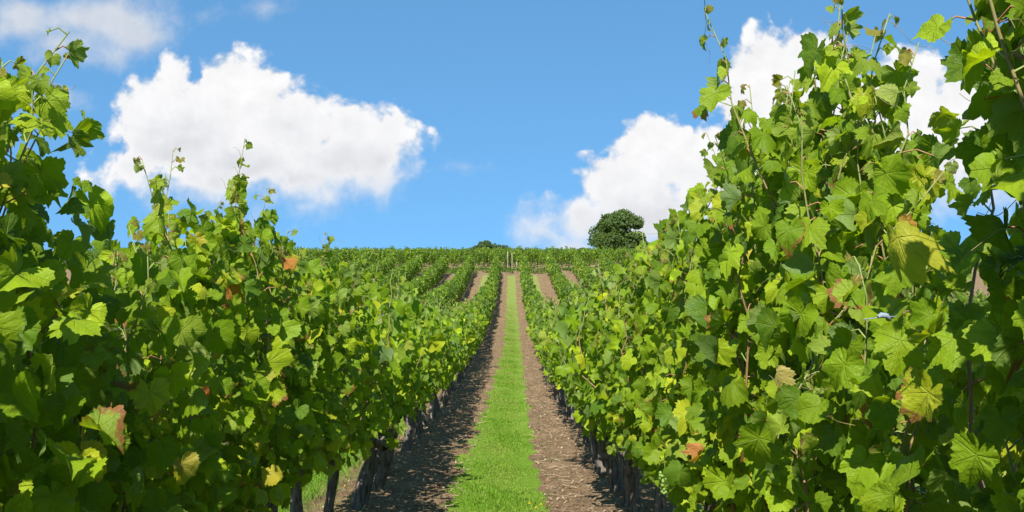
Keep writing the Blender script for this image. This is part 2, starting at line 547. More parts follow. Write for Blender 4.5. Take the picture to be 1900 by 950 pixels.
def leaf_batch(mb, pos, nrm, tip, size, tint, lod, droop=1.0, mi=0):
    """many leaves at once: petiole point, blade normal, tip direction, width (m)"""
    L = len(pos)
    if not L:
        return
    nrm = norm(nrm)
    tip = norm(tip - nrm * (tip * nrm).sum(1, keepdims=True))
    side = np.cross(tip, nrm)
    which = rng.integers(0, 14, L)
    for k in range(14):
        sel = np.where(which == k)[0]
        if not len(sel):
            continue
        pts, tri = TEMPL[lod][k]
        x = pts[None, :, 0] * rng.uniform(0.82, 1.18, (len(sel), 1))
        y = pts[None, :, 1].repeat(len(sel), 0)
        fold = rng.uniform(-0.2, 1.15, (len(sel), 1))
        bend = rng.uniform(-0.4, 1.7, (len(sel), 1)) * droop
        curl = rng.uniform(-0.6, 1.4, (len(sel), 1)) * droop
        ph = rng.uniform(0, 6.28, (len(sel), 1))
        th = np.arctan2(pts[:, 0], pts[:, 1])[None]
        rr = np.hypot(pts[:, 0], pts[:, 1])[None]
        z = fold * np.abs(x) - bend * y * np.abs(y) * 0.9 - curl * x * x * 1.1 + 0.34 * rr * rr * np.sin(3 * th + ph) + 0.18 * rr * np.sin(5 * th - 2 * ph) * rr
        if lod == 0:
            z = z + rng.normal(0, .016, z.shape)
        s = size[sel, None, None]
        v = pos[sel, None] + s * (x[..., None] * side[sel, None] + y[..., None] * tip[sel, None] + z[..., None] * nrm[sel, None])
        nv = len(pts)
        T = (tri[None] + (np.arange(len(sel)) * nv)[:, None, None]).reshape(-1, 3)
        lc = np.stack([np.broadcast_to(pts[:, 0] / .62, (len(sel), nv)), np.broadcast_to(pts[:, 1] / .62, (len(sel), nv)),
                       np.broadcast_to(rng.uniform(0, 50, (len(sel), 1)), (len(sel), nv))], -1).reshape(-1, 3)
        tt = np.repeat(tint[sel], nv, 0)
        mb.add(v.reshape(-1, 3), tri=T, tint=tt, lc=lc, mi=mi)


PAL = np.array([[.085, .165, .007], [.115, .205, .008], [.155, .255, .010], [.050, .115, .010], [.205, .305, .012], [.25, .31, .018], [.32, .30, .035], [.33, .13, .04]])
PALW = np.array([.24, .25, .20, .13, .12, .045, .012, .002])


def leaf_tints(n, young=None, warm=1.0):
    w = PALW.copy()
    w[6:] *= warm
    t = np.array([1.32, 1.18, .9]) * PAL[rng.choice(len(PAL), n, p=w / w.sum())] * rng.uniform(0.82, 1.18, (n, 1))
    if young is not None:
        y = young[:, None]
        t = t * (1 - y) + y * np.array([.20, .26, .035])
        red = (young > 0.75) & (rng.random(n) < 0.55)
        t[red] = t[red] * 0.4 + np.array([.22, .12, .035]) * 0.6
    return t


def cane_path(base, top, lean, n=12):
    """a shoot from the arm up to its tip with a gentle wobble"""
    t = np.linspace(0, 1, n)[:, None]
    b, e = np.array(base, float), np.array(top, float)
    w = np.array(lean, float)
    p = b + (e - b) * t + w * np.sin(t * np.pi) + 0.02 * np.cumsum(rng.normal(size=(n, 3)), 0) * np.array([1, 1, .2])
    p[0] = b
    return p


CANE_TINTS = np.array([[.20, .12, .055], [.24, .14, .07], [.17, .15, .05], [.28, .15, .08]])


def leaves_along(path, step, size, side_bias, lod, start=0.06):
    """petioles and blades spaced along one shoot; returns arrays in the vine's own space"""
    seg = np.linalg.norm(np.diff(path, axis=0), axis=1)
    cum = np.concatenate([[0], np.cumsum(seg)])
    L = cum[-1]
    d = np.arange(start, L, step)
    d = d + rng.normal(0, step * 0.15, len(d))
    p = np.stack([np.interp(d, cum, path[:, k]) for k in range(3)], 1)
    f = np.clip(d / L, 0, 1)
    n = len(d)
    alt = np.where(np.arange(n) % 2 == 0, 1.0, -1.0)
    out = np.where(rng.random(n) < 0.5 + 0.5 * side_bias, 1.0, -1.0)        # +x or -x face of the row
    out = np.where(rng.random(n) < 0.15, -out, out)
    pet = norm(np.stack([out * rng.uniform(.3, 1.0, n), alt * rng.uniform(.2, 1.0, n), rng.uniform(-.15, .7, n)], 1))
    plen = size * rng.uniform(.35, .95, n) * np.where(f > .85, .5, 1.0)
    q = p + pet * plen[:, None]
    nrm = np.stack([out * rng.uniform(.0, 1.0, n) - .1, rng.normal(-.38, .75, n), rng.uniform(-.1, .95, n)], 1)
    tip = np.stack([out * rng.uniform(0, .6, n), alt * .45 + rng.normal(0, .3, n), rng.uniform(-1.2, -.35, n)], 1)
    sz = size * rng.uniform(.5, 1.28, n) * np.interp(f, [0, .7, .90, 1], [1, 1, .72, .32])
    young = np.clip((f - .82) / .18, 0, 1)
    return p, q, nrm, tip, sz, young


def trunk_mesh(h, r, lod, seed, lean=None):
    g = np.random.default_rng(seed)
    n = 12 if lod == 0 else 6
    t = np.linspace(0, 1, n)
    le = g.normal(0, .07, 2) if lean is None else np.array(lean)
    x = le[0] * t + .025 * np.sin(t * 5 + g.uniform(0, 6)) - .025 * np.sin(g.uniform(0, 6)) * 0
    y = le[1] * t + .03 * np.sin(t * 4 + g.uniform(0, 6))
    x -= x[0]
    y -= y[0]
    rad = r * np.interp(t, [0, .08, .3, .7, .9, 1], [1.35, 1.08, .92, .85, 1.12, .8]) * (1 + .12 * g.normal(size=n))
    mb = MB()
    pts = np.stack([x, y, -0.06 + t * (h + .06)], 1)
    tube(mb, pts, rad, 12 if lod == 0 else 7, rough=0.13)
    head = pts[-1]
    # stubby spurs on the head, one arm each way along the wire
    for s in (1, -1):
        m = 7
        tt = np.linspace(0, 1, m)
        arm = head + np.stack([.03 * np.sin(tt * 5 + s), s * tt * g.uniform(.28, .45), .10 * np.sqrt(tt) + .02 * np.sin(tt * 9)], 1) + np.array([0, 0, -.05])
        tube(mb, arm, r * np.linspace(.62, .26, m), 7 if lod == 0 else 5, rough=0.1)
    if lod == 0:
        for k in range(3):
            a = g.uniform(0, 6.28)
            e = head + np.array([.08 * math.cos(a), .12 * math.sin(a), g.uniform(.06, .13)])
            tube(mb, np.linspace(head - [0, 0, .04], e, 4), r * np.linspace(.5, .28, 4), 6, rough=.1)
    return mb.mesh("trunk", M_BARK), head


def tendril(mb, p, d):
    t = np.linspace(0, 1, 9)[:, None]
    a = rng.uniform(4, 9)
    L = rng.uniform(.06, .16)
    s = norm(np.cross(d, [0.2, 0.3, 1.0]))
    q = p + d * t * L + s * .018 * np.sin(t * a) * t + np.array([0, 0, 1.0]) * .018 * (np.cos(t * a) - 1) * t
    tube(mb, q, np.linspace(.0011, .0005, 9), 4, (.20, .16, .06), cap=False)


def build_vine(lod, canes, head_h, trunk_r, seed, leaf=.118, step=.062, skirts=10, bias=0.0, warm=1.0, lean=None, extra=0, extra_top=1.75):
    """one grapevine in its own space (origin on the soil at the trunk): returns root with trunk, canes, foliage"""
    root = link("grapevine", None)
    tm, head = trunk_mesh(head_h, trunk_r, 0 if lod == 0 else 1, seed, lean)
    link("trunk", tm, root)
    P, Q, N, T, S, Y = [], [], [], [], [], []
    specs = list(canes)
    for k in range(skirts):                                     # short shoots that hang over the trunk
        s = rng.choice([-1, 1])
        y0 = rng.uniform(-.5, .5)
        specs.append((y0, s * rng.uniform(.06, .2), y0 + rng.normal(0, .15), head_h + rng.uniform(-.10, .18), 'skirt'))
    fused = MB()                                                # thin side shoots stay with the foliage
    for c in specs:
        y0, x1, y1, z1 = c[:4]
        skirt = len(c) > 4 and c[4] == 'skirt'
        b = (head[0] * .4 + rng.normal(0, .03), y0, head_h + rng.uniform(.02, .12))
        if skirt:
            path = cane_path(b, (x1, y1, z1), (x1 * .7, 0, .12), 8)
        else:
            ln = c[4] if len(c) > 4 else (rng.normal(0, .10), rng.normal(0, .07), 0)
            path = cane_path(b, (x1, y1, z1), ln, 14)
        p, q, n_, t_, s_, y_ = leaves_along(path, step * (1.0 if not skirt else .9), leaf, bias, lod)
        if skirt:
            y_ = y_ * 0
        P.append(p); Q.append(q); N.append(n_); T.append(t_); S.append(s_); Y.append(y_)
        mb = MB() if (lod == 0 and not skirt) else fused
        ct = CANE_TINTS[rng.integers(0, 4)]
        m = len(path)
        tip_c = np.array([.16, .20, .05])
        tints = ct + (tip_c - ct) * np.clip((np.linspace(0, 1, m) - .55) / .45, 0, 1)[:, None]
        tube(mb, path, np.linspace(.0055 if not skirt else .004, .0016, m) * (1 if lod == 0 else 1.3), 6 if lod == 0 else 4, tints)
        if lod == 0:
            for a, bq in zip(p, q):
                mid = (a + bq) / 2 + np.array([0, 0, .012])
                tube(mb, [a, mid, bq], [.0021, .0016, .0015], 4, (.30, .15, .07) if rng.random() < .6 else (.20, .24, .06), cap=False)
            if not skirt:
                for k in rng.integers(len(p) // 2, len(p), 4):
                    tendril(mb, p[k], norm(rng.normal(0, 1, 3) + [0, 0, .4]))
            if not skirt:
                link("cane", mb.mesh("cane", M_CANE), root)
    if extra:                                                    # leaves of side shoots that fill the wall of foliage
        n = extra
        s = np.where(rng.random(n) < .5 + .5 * bias, 1., -1.)
        y = rng.uniform(-.56, .56, n)
        top = extra_top(y) if callable(extra_top) else extra_top
        z = head_h + (top - head_h) * rng.random(n) ** .9
        wdt = np.interp(z, [.4, .6, .9, 1.3, 1.6, 2.1], [.12, .20, .30, .33, .26, .13])
        q = np.stack([s * wdt * rng.uniform(.35, 1.15, n), y, z], 1)
        P.append(q); Q.append(q)
        N.append(np.stack([s * rng.uniform(.1, 1, n), rng.normal(-.40, .65, n), rng.uniform(.05, .9, n)], 1))
        T.append(np.stack([s * rng.uniform(0, .5, n), rng.normal(0, .5, n), rng.uniform(-1, -.2, n)], 1))
        S.append(leaf * rng.uniform(.55, 1.15, n)); Y.append(np.where(rng.random(n) < .08, .6, 0.))
    q, n_, t_, s_, y_ = (np.concatenate(a) for a in (Q, N, T, S, Y))
    mb = fused
    mb.mi3 = [a * 0 + 1 for a in mb.mi3]
    mb.mi4 = [a * 0 + 1 for a in mb.mi4]
    leaf_batch(mb, q, n_, t_, s_, leaf_tints(len(q), y_, warm), lod)
    link("foliage", mb.mesh("foliage", [M_LEAF if lod == 0 else M_LEAF_SMALL, M_CANE]), root)
    return root


def random_canes(n, top, spread=.5, xs=.16):
    out = []
    for k in range(n):
        y0 = -spread + (k + rng.uniform(.2, .8)) * 2 * spread / n
        out.append((y0, rng.normal(0, xs), y0 + rng.normal(0, .10), top + rng.normal(-.08, .13)))
    return out


def move(root, x, y, rz=0.0):
    root.location = (x, y, float(gz(y)))
    root.rotation_euler = (0, 0, rz)


def copy_vine(root):
    c = root.copy()
    COL.objects.link(c)
    for ch in root.children:
        d = ch.copy()
        COL.objects.link(d)
        d.parent = c
    return c


# height of the canopy above the camera's eye along the two rows by the path, read against the sky; the right row's unseen start is raised to cast shade
TOP_L = ([0, 2.0, 2.45, 2.62, 2.78, 3.05, 3.5, 3.9, 4.3, 4.75, 5.2, 5.6, 6.7, 7.6, 9.1, 10.8, 15, 23], [.58, .60, .60, .56, .14, .08, .22, .28, .42, .36, .25, .2, .2, .16, .03, -.12, -.36, -.55])
TOP_R = ([0, 1.0, 1.3, 1.5, 1.75, 1.87, 2.38, 2.6, 2.9, 3.25, 3.8, 4.4, 5.2, 6.1, 8.4, 11.8, 16, 25], [1.6, 1.5, 1.05, .75, .5, .08, .12, .62, .78, .62, .55, .50, .38, .28, .16, .0, -.2, -.5])

L_DIST = [0.9, 1.75, 2.6, 3.5, 4.4, 5.35, 6.3, 7.25, 8.25, 9.15, 10.05, 10.95, 12.1, 13.1, 14.2, 15.3, 16.4, 17.5, 18.7]
R_DIST = [0.35, 1.15, 2.0, 2.85, 3.75, 4.65, 5.6, 6.5, 7.5, 8.35, 9.05, 10.05, 11.0, 12.0, 13.0, 14.1, 15.2, 16.3, 17.4, 18.5]  # right row's first vine stands out of view, added for its shadow
near_vines = {}


def near_row(side, X, dists, tops, upto):
    for i, d in enumerate(dists):
        if d > upto:
            break
        base = float(gz(d))
        cs = []
        for k in range(11):
            y0 = -.5 + (k + rng.uniform(.2, .8)) / 11
            y1 = y0 + rng.normal(0, .06)
            top = float(np.interp(d + y1, *tops)) + EYE - base + rng.normal(-.10, .09)
            cs.append((y0, rng.normal(0, .15), y1, top))

        def crest(y, d=d, base=base):
            t = np.interp(d + y, *tops)
            if side == 'R':
                t = np.where((d + y > 1.0) & (d + y < 2.45), np.minimum(t, .10), t)
            return t + EYE - base - .06
        for (dd, xx, zz, *rest) in SHOOTS[side]:
            if abs(dd - d) <= .48 and (dd, xx) not in used:
                used.add((dd, xx))
                cs.append((dd - d - .05, xx - X, dd - d, zz + EYE - base) + tuple(rest))
        lod = 0
        root = build_vine(lod, cs, (rng.uniform(.66, .74) if i > 4 else rng.uniform(.58, .66)), rng.uniform(.04, .058), 40 + i + (50 if side == 'R' else 0), leaf=(.080 if (side == 'R' and i < 3) else .097), step=.040,
                          skirts=6, bias=(.2 if side == 'L' else -.2), extra=240, extra_top=crest, warm=1.2 if side == 'L' else .8)
        move(root, X, d)
        near_vines[(side, i)] = root


# single shoots standing out against the sky: distance, bearing across the row, height above the eye
SHOOTS = {'L': [(2.35, -1.08, .60), (2.55, -1.12, .62), (2.62, -1.2, .56), (2.1, -1.1, .62), (3.5, -1.22, .44), (4.3, -1.22, .65), (4.25, -1.3, .55), (4.65, -1.15, .44), (5.2, -1.22, .52), (6.65, -1.22, .33)],
          'R': [(2.9, .93, .86), (2.75, .98, .80), (3.02, .60, .84, (-.02, 0, 0)), (2.0, .90, .62, (0, 0, 0)), (3.4, .9, .66), (4.4, .93, .58), (4.3, .86, .66), (1.36, .75, .62, (0, 0, 0)), (1.45, .80, .74, (0, 0, 0)), (1.5, .84, .66, (0, 0, 0)), (1.4, .74, .2, (0, 0, 0)), (1.6, .88, .7), (1.55, .86, .8), (1.42, .74, 1.0, (0, 0, 0)), (1.38, .70, .82, (0, 0, 0)), (1.5, .76, .86, (0, 0, 0)), (1.33, .68, .72, (0, 0, 0)), (1.46, .72, .94, (.05, 0, 0)), (1.4, .72, .6, (0, 0, 0)), (1.5, .80, 1.0, (0, 0, 0)), (1.35, .72, .95, (0, 0, 0)), (1.47, .78, .95, (0, 0, 0)), (2.7, .92, .72), (2.8, .9, .74), (3.1, .9, .74), (3.0, .8, .62), (2.95, .95, .76)]}
used = set()
near_row('L', XL, L_DIST, TOP_L, 7.0)
near_row('R', XR, R_DIST, TOP_R, 7.0)

# ------------------------------------------------------------------ vines further along: a few kinds, copied
mid_protos = [build_vine(1, random_canes(10, 1.80), rng.uniform(.55, .66), [.042, .062, .05, .072, .046, .056, .04, .06, .052][k], 200 + k, leaf=.115, step=.062, skirts=5, extra=150, extra_top=1.7) for k in range(9)]


def far_meshes(seed, n=250, size=.15, lod=2):
    """a vine seen from far away: trunk and foliage"""
    tk = MB()
    tube(tk, [(0, 0, -.05), (.02, .03, .3), (0, 0, .62)], [.05, .04, .045], 5, (.10, .08, .06))
    mb = MB()
    s = np.where(rng.random(n) < .5, 1., -1.)
    z = .42 + 1.20 * rng.random(n) ** .85
    lump = .12 * np.sin(rng.uniform(0, 6) + 5 * z)
    wdt = np.interp(z, [.3, .6, 1.0, 1.5, 1.9], [.14, .28, .33, .26, .12])
    y = rng.uniform(-.54, .54, n)
    q = np.stack([s * wdt * np.sqrt(rng.random(n)) * (1 + lump), y, z + .09 * np.sin(9 * y + seed)], 1)
    k = 26
    sh = np.stack([rng.normal(0, .10, k), rng.choice([-.35, -.1, .2, .4], k) + rng.normal(0, .06, k), rng.uniform(1.5, 1.9, k)], 1)
    q = np.concatenate([q, sh])
    s = np.concatenate([s, np.ones(k)])
    n = len(q)
    nr = np.stack([s * rng.uniform(.1, 1, n), rng.normal(-.35, .5, n), rng.uniform(.0, 1, n)], 1)
    tp = np.stack([s * rng.uniform(0, .5, n), rng.normal(0, .6, n), rng.uniform(-1, -.1, n)], 1)
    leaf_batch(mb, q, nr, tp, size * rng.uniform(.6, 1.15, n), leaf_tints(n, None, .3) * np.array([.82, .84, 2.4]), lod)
    return tk, mb


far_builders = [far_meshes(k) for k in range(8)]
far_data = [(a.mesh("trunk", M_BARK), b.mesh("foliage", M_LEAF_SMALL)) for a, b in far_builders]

ORD = ['first', 'second', 'third', 'fourth', 'fifth', 'sixth', 'seventh', 'eighth', 'ninth', 'tenth', 'eleventh', 'twelfth', 'thirteenth', 'fourteenth', 'fifteenth']
n_mid = [0]
vine_count = 0


def place_mid(x, y):
    k = n_mid[0] % len(mid_protos)
    o = mid_protos[k] if n_mid[0] < len(mid_protos) else copy_vine(mid_protos[k])
    n_mid[0] += 1
    move(o, x + rng.normal(0, .025), y, (0 if rng.random() < .5 else math.pi) + rng.normal(0, .06))
    s = rng.uniform(.94, 1.04)
    o.scale = (rng.uniform(.92, 1.08), 1.0, s)
    return o


def place_far(x, y):
    tm, fm = far_data[rng.integers(0, 8)]
    o = link("grapevine", None)
    link("trunk", tm, o)
    link("foliage", fm, o)
    move(o, x + rng.normal(0, .04), y, (0 if rng.random() < .5 else math.pi) + rng.normal(0, .08))
    o.scale = (rng.uniform(.72, .94), 1.0, rng.uniform(.85, 1.02))
    return o


G_L, G_R = "vines of the row left of the grass path", "vines of the row right of the grass path"
LAB_L = {0: "grapevine beside the viewer, almost wholly outside the left picture edge", 1: "shaded dark green grapevine cut off by the left picture edge",
         2: "big dark grapevine at the left whose shoots reach up to the thin grey cloud", 3: "shaded grapevine with a small reddened leaf halfway down its path side",
         4: "grapevine at the left whose pointed shoots stand against the big white cloud", 5: "left-row grapevine with thin shoots just clear of the big cloud's lower edge",
         6: "left-row grapevine with the lowest visible trunk, its top at the skyline", 7: "left-row grapevine with the second visible trunk from the bottom edge"}
LAB_R = {0: "grapevine beside the viewer, almost wholly outside the right picture edge, added and raised to shade its neighbours", 1: "dark shaded grapevine filling the right picture edge up to the top",
         2: "right-hand grapevine with one large yellowing leaf hanging near its top", 3: "tallest sunlit grapevine, its tips reaching the top edge before the right cloud",
         4: "sunlit grapevine carrying a small green grape bunch low on its path side", 5: "bright grapevine with its top against the cloud just right of the oak",
         6: "sunlit grapevine whose top touches the oak's right side on the skyline", 7: "right-row grapevine whose top stays just below the skyline oak",
         8: "right-row grapevine just before the first visible trunk at the bottom edge"}
for (side, i), root in near_vines.items():
    tag(root, (LAB_L if side == 'L' else LAB_R)[i], "grapevine", G_L if side == 'L' else G_R)
    vine_count += 1
for side, X, D, G in (('L', XL, L_DIST, G_L), ('R', XR, R_DIST, G_R)):
    seen = 2 if side == 'L' else 0
    word = 'left' if side == 'L' else 'right'
    for i, d in enumerate(D):
        if d <= 7.0:
            continue
        o = place_mid(X, d)
        if d < 8.0:
            lab = (LAB_L if side == 'L' else LAB_R)[i]
        else:
            lab = f"grapevine with the {ORD[seen]} visible gnarled trunk up the row {word} of the grass path"
            seen += 1
        tag(o, lab, "grapevine", G)
        vine_count += 1
    y = D[-1] + 1.05
    while y < BLOCK_END:
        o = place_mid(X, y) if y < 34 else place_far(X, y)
        if y < 45:
            lab = f"small leafy grapevine past the visible trunks in the row {word} of the grass path"
            g = G + ", dip of the slope"
        else:
            lab = f"tiny grapevine on the far slope in the row {word} of the grass path"
            g = G + ", far slope"
        tag(o, lab, "grapevine", g)
        vine_count += 1
        y += 1.05
# second row on each side: the part that shows over the first row, and what is glimpsed through it
for side, X, y0, word in (('L', ROWS_L[1], 24.0, 'left'), ('R', ROWS_R[1], 34.0, 'right')):
    y = y0
    while y < BLOCK_END:
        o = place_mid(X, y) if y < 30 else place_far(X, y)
        tag(o, f"tiny grapevine on the far slope in the second row {word} of the grass path", "grapevine", f"vines of the second row {word} of the path")
        vine_count += 1
        y += 1.05
for i, y in enumerate(np.arange(3.0, 9.0, 1.05)):
    o = place_mid(ROWS_L[1], float(y))
    tag(o, "grapevine of the second left row glimpsed through gaps in the shaded front vines", "grapevine", "second-row vines glimpsed through the front row")
    vine_count += 1
print("vines as things:", vine_count)

# every other vine of the slope: past the three hundred that show largest
rest = MB()


def add_rest(x, y, hs=1.0):
    f = 1 if rng.random() < .5 else -1
    sx, sz = rng.uniform(.72, .94), rng.uniform(.84, 1.0) * hs
    off = np.array([x + rng.normal(0, .04), y, float(gz(y))])
    for mi, b in enumerate(far_builders[rng.integers(0, 8)][::-1]):
        for v, t, l in zip(b.v, b.tint, b.lc):
            rest.v.append(v * np.array([f * sx, f, sz]) + off)
            rest.tint.append(t)
            rest.lc.append(l)
        for t in b.tri:
            rest.tri.append(t + rest.n)
            rest.mi3.append(np.full(len(t), mi))
        for q in b.quad:
            rest.quad.append(q + rest.n)
            rest.mi4.append(np.full(len(q), mi))
        rest.n += b.n


for k, X in enumerate(ROWS_L[1:]):
    y = 10.0 if k == 0 else (20 if k == 1 else 30)
    while y < BLOCK_END:
        if not (k == 0 and y > 23):
            add_rest(X, y)
        y += 1.05
for k, X in enumerate(ROWS_R[1:]):
    y = 2.0 if k == 0 else 36
    while y < BLOCK_END:
        if not (k == 0 and y > 33) and (y > 36 or y < 14):
            add_rest(X, y)
        y += 1.05
for X in np.arange(-42, 32, 1.9):                                # the upper block, beyond the bare headland
    for y in np.arange(95, 137, 1.15):
        if (y < 118 or abs(y - 127) < 9):
            add_rest(X + .35 + (y - 95) * .30 - 3 + rng.normal(0, .25), y, rng.uniform(.98, 1.08) * (1 if y < 108 else .86))
for x, y in ((XL, -.1), (XL + .1, -.5), (XL, -1.0), (XL - .1, -1.4), (XL, -1.8), (XL, -2.3), (XR, -.7), (XR, -1.2), (XR, -1.7)):            # tall unseen vines beside and behind the viewer, added to shade the front leaves
    add_rest(x, y, 1.5)
for y in np.arange(101, 136, 1.2):
    add_rest(rng.uniform(-1.2, .8), y, .86)
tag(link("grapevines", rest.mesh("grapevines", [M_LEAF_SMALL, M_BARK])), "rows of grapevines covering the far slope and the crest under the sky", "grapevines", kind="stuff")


# ------------------------------------------------------------------ single leaves and grapes that catch the eye
def odd_leaf(vine, name, label, px, py, lateral, size, tint, nrm, tip, mat, curl=2.0):
    """one leaf on a vine, at the bearing (thousandths from the rows' bearing) where it hangs"""
    d = lateral * 1900 / (px - 950)
    z = EYE + (530 - py) / 1900 * d
    mb = MB()
    leaf_batch(mb, np.array([[lateral, d, z]]) - np.array(vine.location), np.array([nrm], float), np.array([tip], float), np.array([size]), np.array([tint]), 0, curl)
    o = link(name, mb.mesh(name, mat), vine)
    o['label'] = label
    return o


nv = near_vines
odd_leaf(nv[('R', 3)], "dead_leaf", "curled orange dead leaf", 1300, 835, .52, .06, (.42, .15, .05), (-.9, -.5, .2), (-.5, 0, -1), M_LEAF, 4.5)
odd_leaf(nv[('R', 2)], "yellow_leaf", "large yellowing leaf", 1665, 440, .62, .085, (.34, .34, .03), (-.8, -.5, .6), (.3, -.2, -1), M_LEAF, 2.6)
odd_leaf(nv[('R', 1)], "pale_leaf", "pale yellow withered leaf", 1440, 690, .55, .05, (.42, .33, .10), (-.9, -.4, .2), (-.1, 0, -1), M_LEAF, 2.2)
odd_leaf(nv[('L', 3)], "red_leaf", "leaf turning red at its edge", 370, 735, -.92, .055, (.34, .07, .03), (.5, -.8, .4), (.2, 0, -1), M_LEAF)
odd_leaf(nv[('L', 3)], "yellow_leaf", "drooping yellow leaf low down", 340, 860, -.90, .065, (.30, .25, .04), (.5, -.8, .5), (.2, 0, -1), M_LEAF)


def grape_cluster(vine, px, py, lateral):
    d = lateral * 1900 / (px - 950)
    z = EYE + (530 - py) / 1900 * d
    c = np.array([lateral, d, z]) - np.array(vine.location)
    mb = MB()
    th = np.linspace(0, np.pi, 6)
    for k in range(34):
        t = rng.random()
        a = rng.uniform(0, 6.28)
        r = .032 * (1 - .75 * t)
        p = c + np.array([r * math.cos(a), r * math.sin(a), -.11 * t])
        rr = rng.uniform(.0065, .0085)
        pts = np.stack([np.full(6, p[0]), np.full(6, p[1]), p[2] + rr * np.cos(th)], 1)
        tube(mb, pts, np.maximum(rr * np.sin(th), .0003), 7, cap=False)
    tube(mb, [c + [0, 0, .05], c, c - [0, 0, .1]], [.0022, .002, .001], 5)
    link("grape_cluster", mb.mesh("grape_cluster", M_GRAPE), vine)


grape_cluster(nv[('R', 4)], 1232, 862, .60)

# ------------------------------------------------------------------ trellis: posts, wires, clip
for side, X, word in (('L', XL, 'left'), ('R', XR, 'right')):
    for zz, what in ((.68, 'lower'), (1.12, 'middle'), (1.5, 'upper')):
        ys = np.concatenate([np.arange(-1, 40, 1.0), np.arange(40, BLOCK_END, 3)])
        mb = MB()
        sag = .012 * np.sin(ys * 1.1)
        tube(mb, np.stack([np.full(len(ys), X + .02), ys, gz(ys) + zz + sag], 1), .0016, 5)
        tag(link("trellis_wire", mb.mesh("trellis_wire", M_WIRE)), f"thin grey {what} trellis wire strung through the vines {word} of the path", "wire", "trellis wires")
    for n, y in enumerate((9.6, 15.8, 22.0)):
        mb = MB()
        t = np.linspace(0, 1, 7)
        tube(mb, np.stack([X + .01 * np.sin(t * 4), y + .35 + 0 * t, gz(y) - .1 + 1.75 * t], 1), .034 * (1 - .12 * t), 9, rough=.04)
        tag(link("trellis_post", mb.mesh("trellis_post", M_POST)), f"{('nearest', 'middle', 'farthest')[n]} dark wooden trellis post showing between trunks {word} of the path", "post", "wooden trellis posts")

# pale clip on the middle wire of the right row
d = .60 * 1900 / (1640 - 950)
zc = EYE - 58 / 1900 * d
mb = MB()
th = np.linspace(0, np.pi, 6)
tube(mb, [(-.010, 0, 0), (-.005, 0, .003), (.004, 0, .002), (.010, 0, -.006)], [.003, .0048, .0045, .002], 8)
tube(mb, [(-.03, .01, -.004), (0, 0, 0), (.02, .0, .001)], [.0008, .0009, .0008], 5)
tag(link("wire_clip", mb.mesh("wire_clip", M_CLIP), None, (.60, d, zc)), "small pale blue-grey clip on a wire among the sunlit leaves", "clip")

# pale stakes at the foot of the upper block
for (px, top, bot, lab) in ((942, 470, 500, "leftmost of the three pale stakes at the top end of the grass path"), (950, 471, 499, "middle one of three pale stakes at the top end of the grass path"),
                            (958.5, 488, 499, "short rightmost stake of three at the top end of the grass path"), (774, 466, 490, "lone pale stake standing among the hillside vines left of the path")):
    y = 94.0
    mb = MB()
    x = (px - 950) / 1900 * y
    hh = (bot - top) / 1900 * y + .1
    tube(mb, [(0, 0, -.2), (.01, 0, hh * .5), (-.01, 0, hh)], [.034, .032, .03], 7)
    tag(link("vineyard_stake", mb.mesh("vineyard_stake", M_STAKE), None, (x, y, float(gz(y)))), lab, "stake", "pale stakes below the crest")


# ------------------------------------------------------------------ trees on the skyline
def tree(name, label, x, y, crown_w, top_z, base_z, trunk_r, n_clump, leaves, seed, tint, size):
    g = np.random.default_rng(seed)
    root = link(name, None, None, (x, y, float(gz(y))))
    H = top_z - float(gz(y))
    b0 = base_z - float(gz(y))
    mb = MB()
    tube(mb, [(0, 0, -.3), (.1, 0, H * .2), (0, .1, H * .42), (.2, 0, H * .7)], [trunk_r * 1.3, trunk_r, trunk_r * .75, trunk_r * .25], 10, rough=.06)
    cl = []
    for k in range(n_clump):
        a = g.uniform(0, 6.28)
        rr = math.sqrt(g.random())
        t = g.random()
        z = b0 + (H - b0) * (.12 + .76 * t)
        w = crown_w / 2 * math.sqrt(max(.05, 1 - ((t - .36) / .70) ** 2)) * .82
        cl.append((rr * w * math.cos(a), rr * w * math.sin(a), z, g.uniform(.07, .17) * crown_w))
        e = np.array(cl[-1][:3])
        s = np.array([0, 0, H * g.uniform(.2, .5)])
        if k % 2 == 0:
            tube(mb, [s, s * .5 + e * .5 + [0, 0, -.3], e], [trunk_r * .4, trunk_r * .22, trunk_r * .06], 6, rough=.05)
    link("trunk", mb.mesh("trunk", M_OAK_BARK), root)
    lb = MB()
    per = leaves // n_clump
    for (cx, cy, cz, r) in cl:
        v = g.normal(size=(per, 3))
        v = norm(v) * (g.random((per, 1)) ** .45)
        q = np.array([cx, cy, cz]) + v * r * np.array([1, 1, .68])
        nr = v + g.normal(0, .5, (per, 3)) + np.array([0, -.1, .45])
        tp = g.normal(size=(per, 3)) + np.array([0, 0, -.4])
        leaf_batch(lb, q, nr, tp, size * g.uniform(.6, 1.25, per), np.array(tint) * g.uniform(.65, 1.35, (per, 1)) * np.array([1, 1, 1]), 2)
    link("crown", lb.mesh("crown", M_OAK), root)
    return tag(root, label, "tree")


def at(px, y):
    return (px - 950) / 1900 * y


def hz(py, y):
    return EYE + (530 - py) / 1900 * y


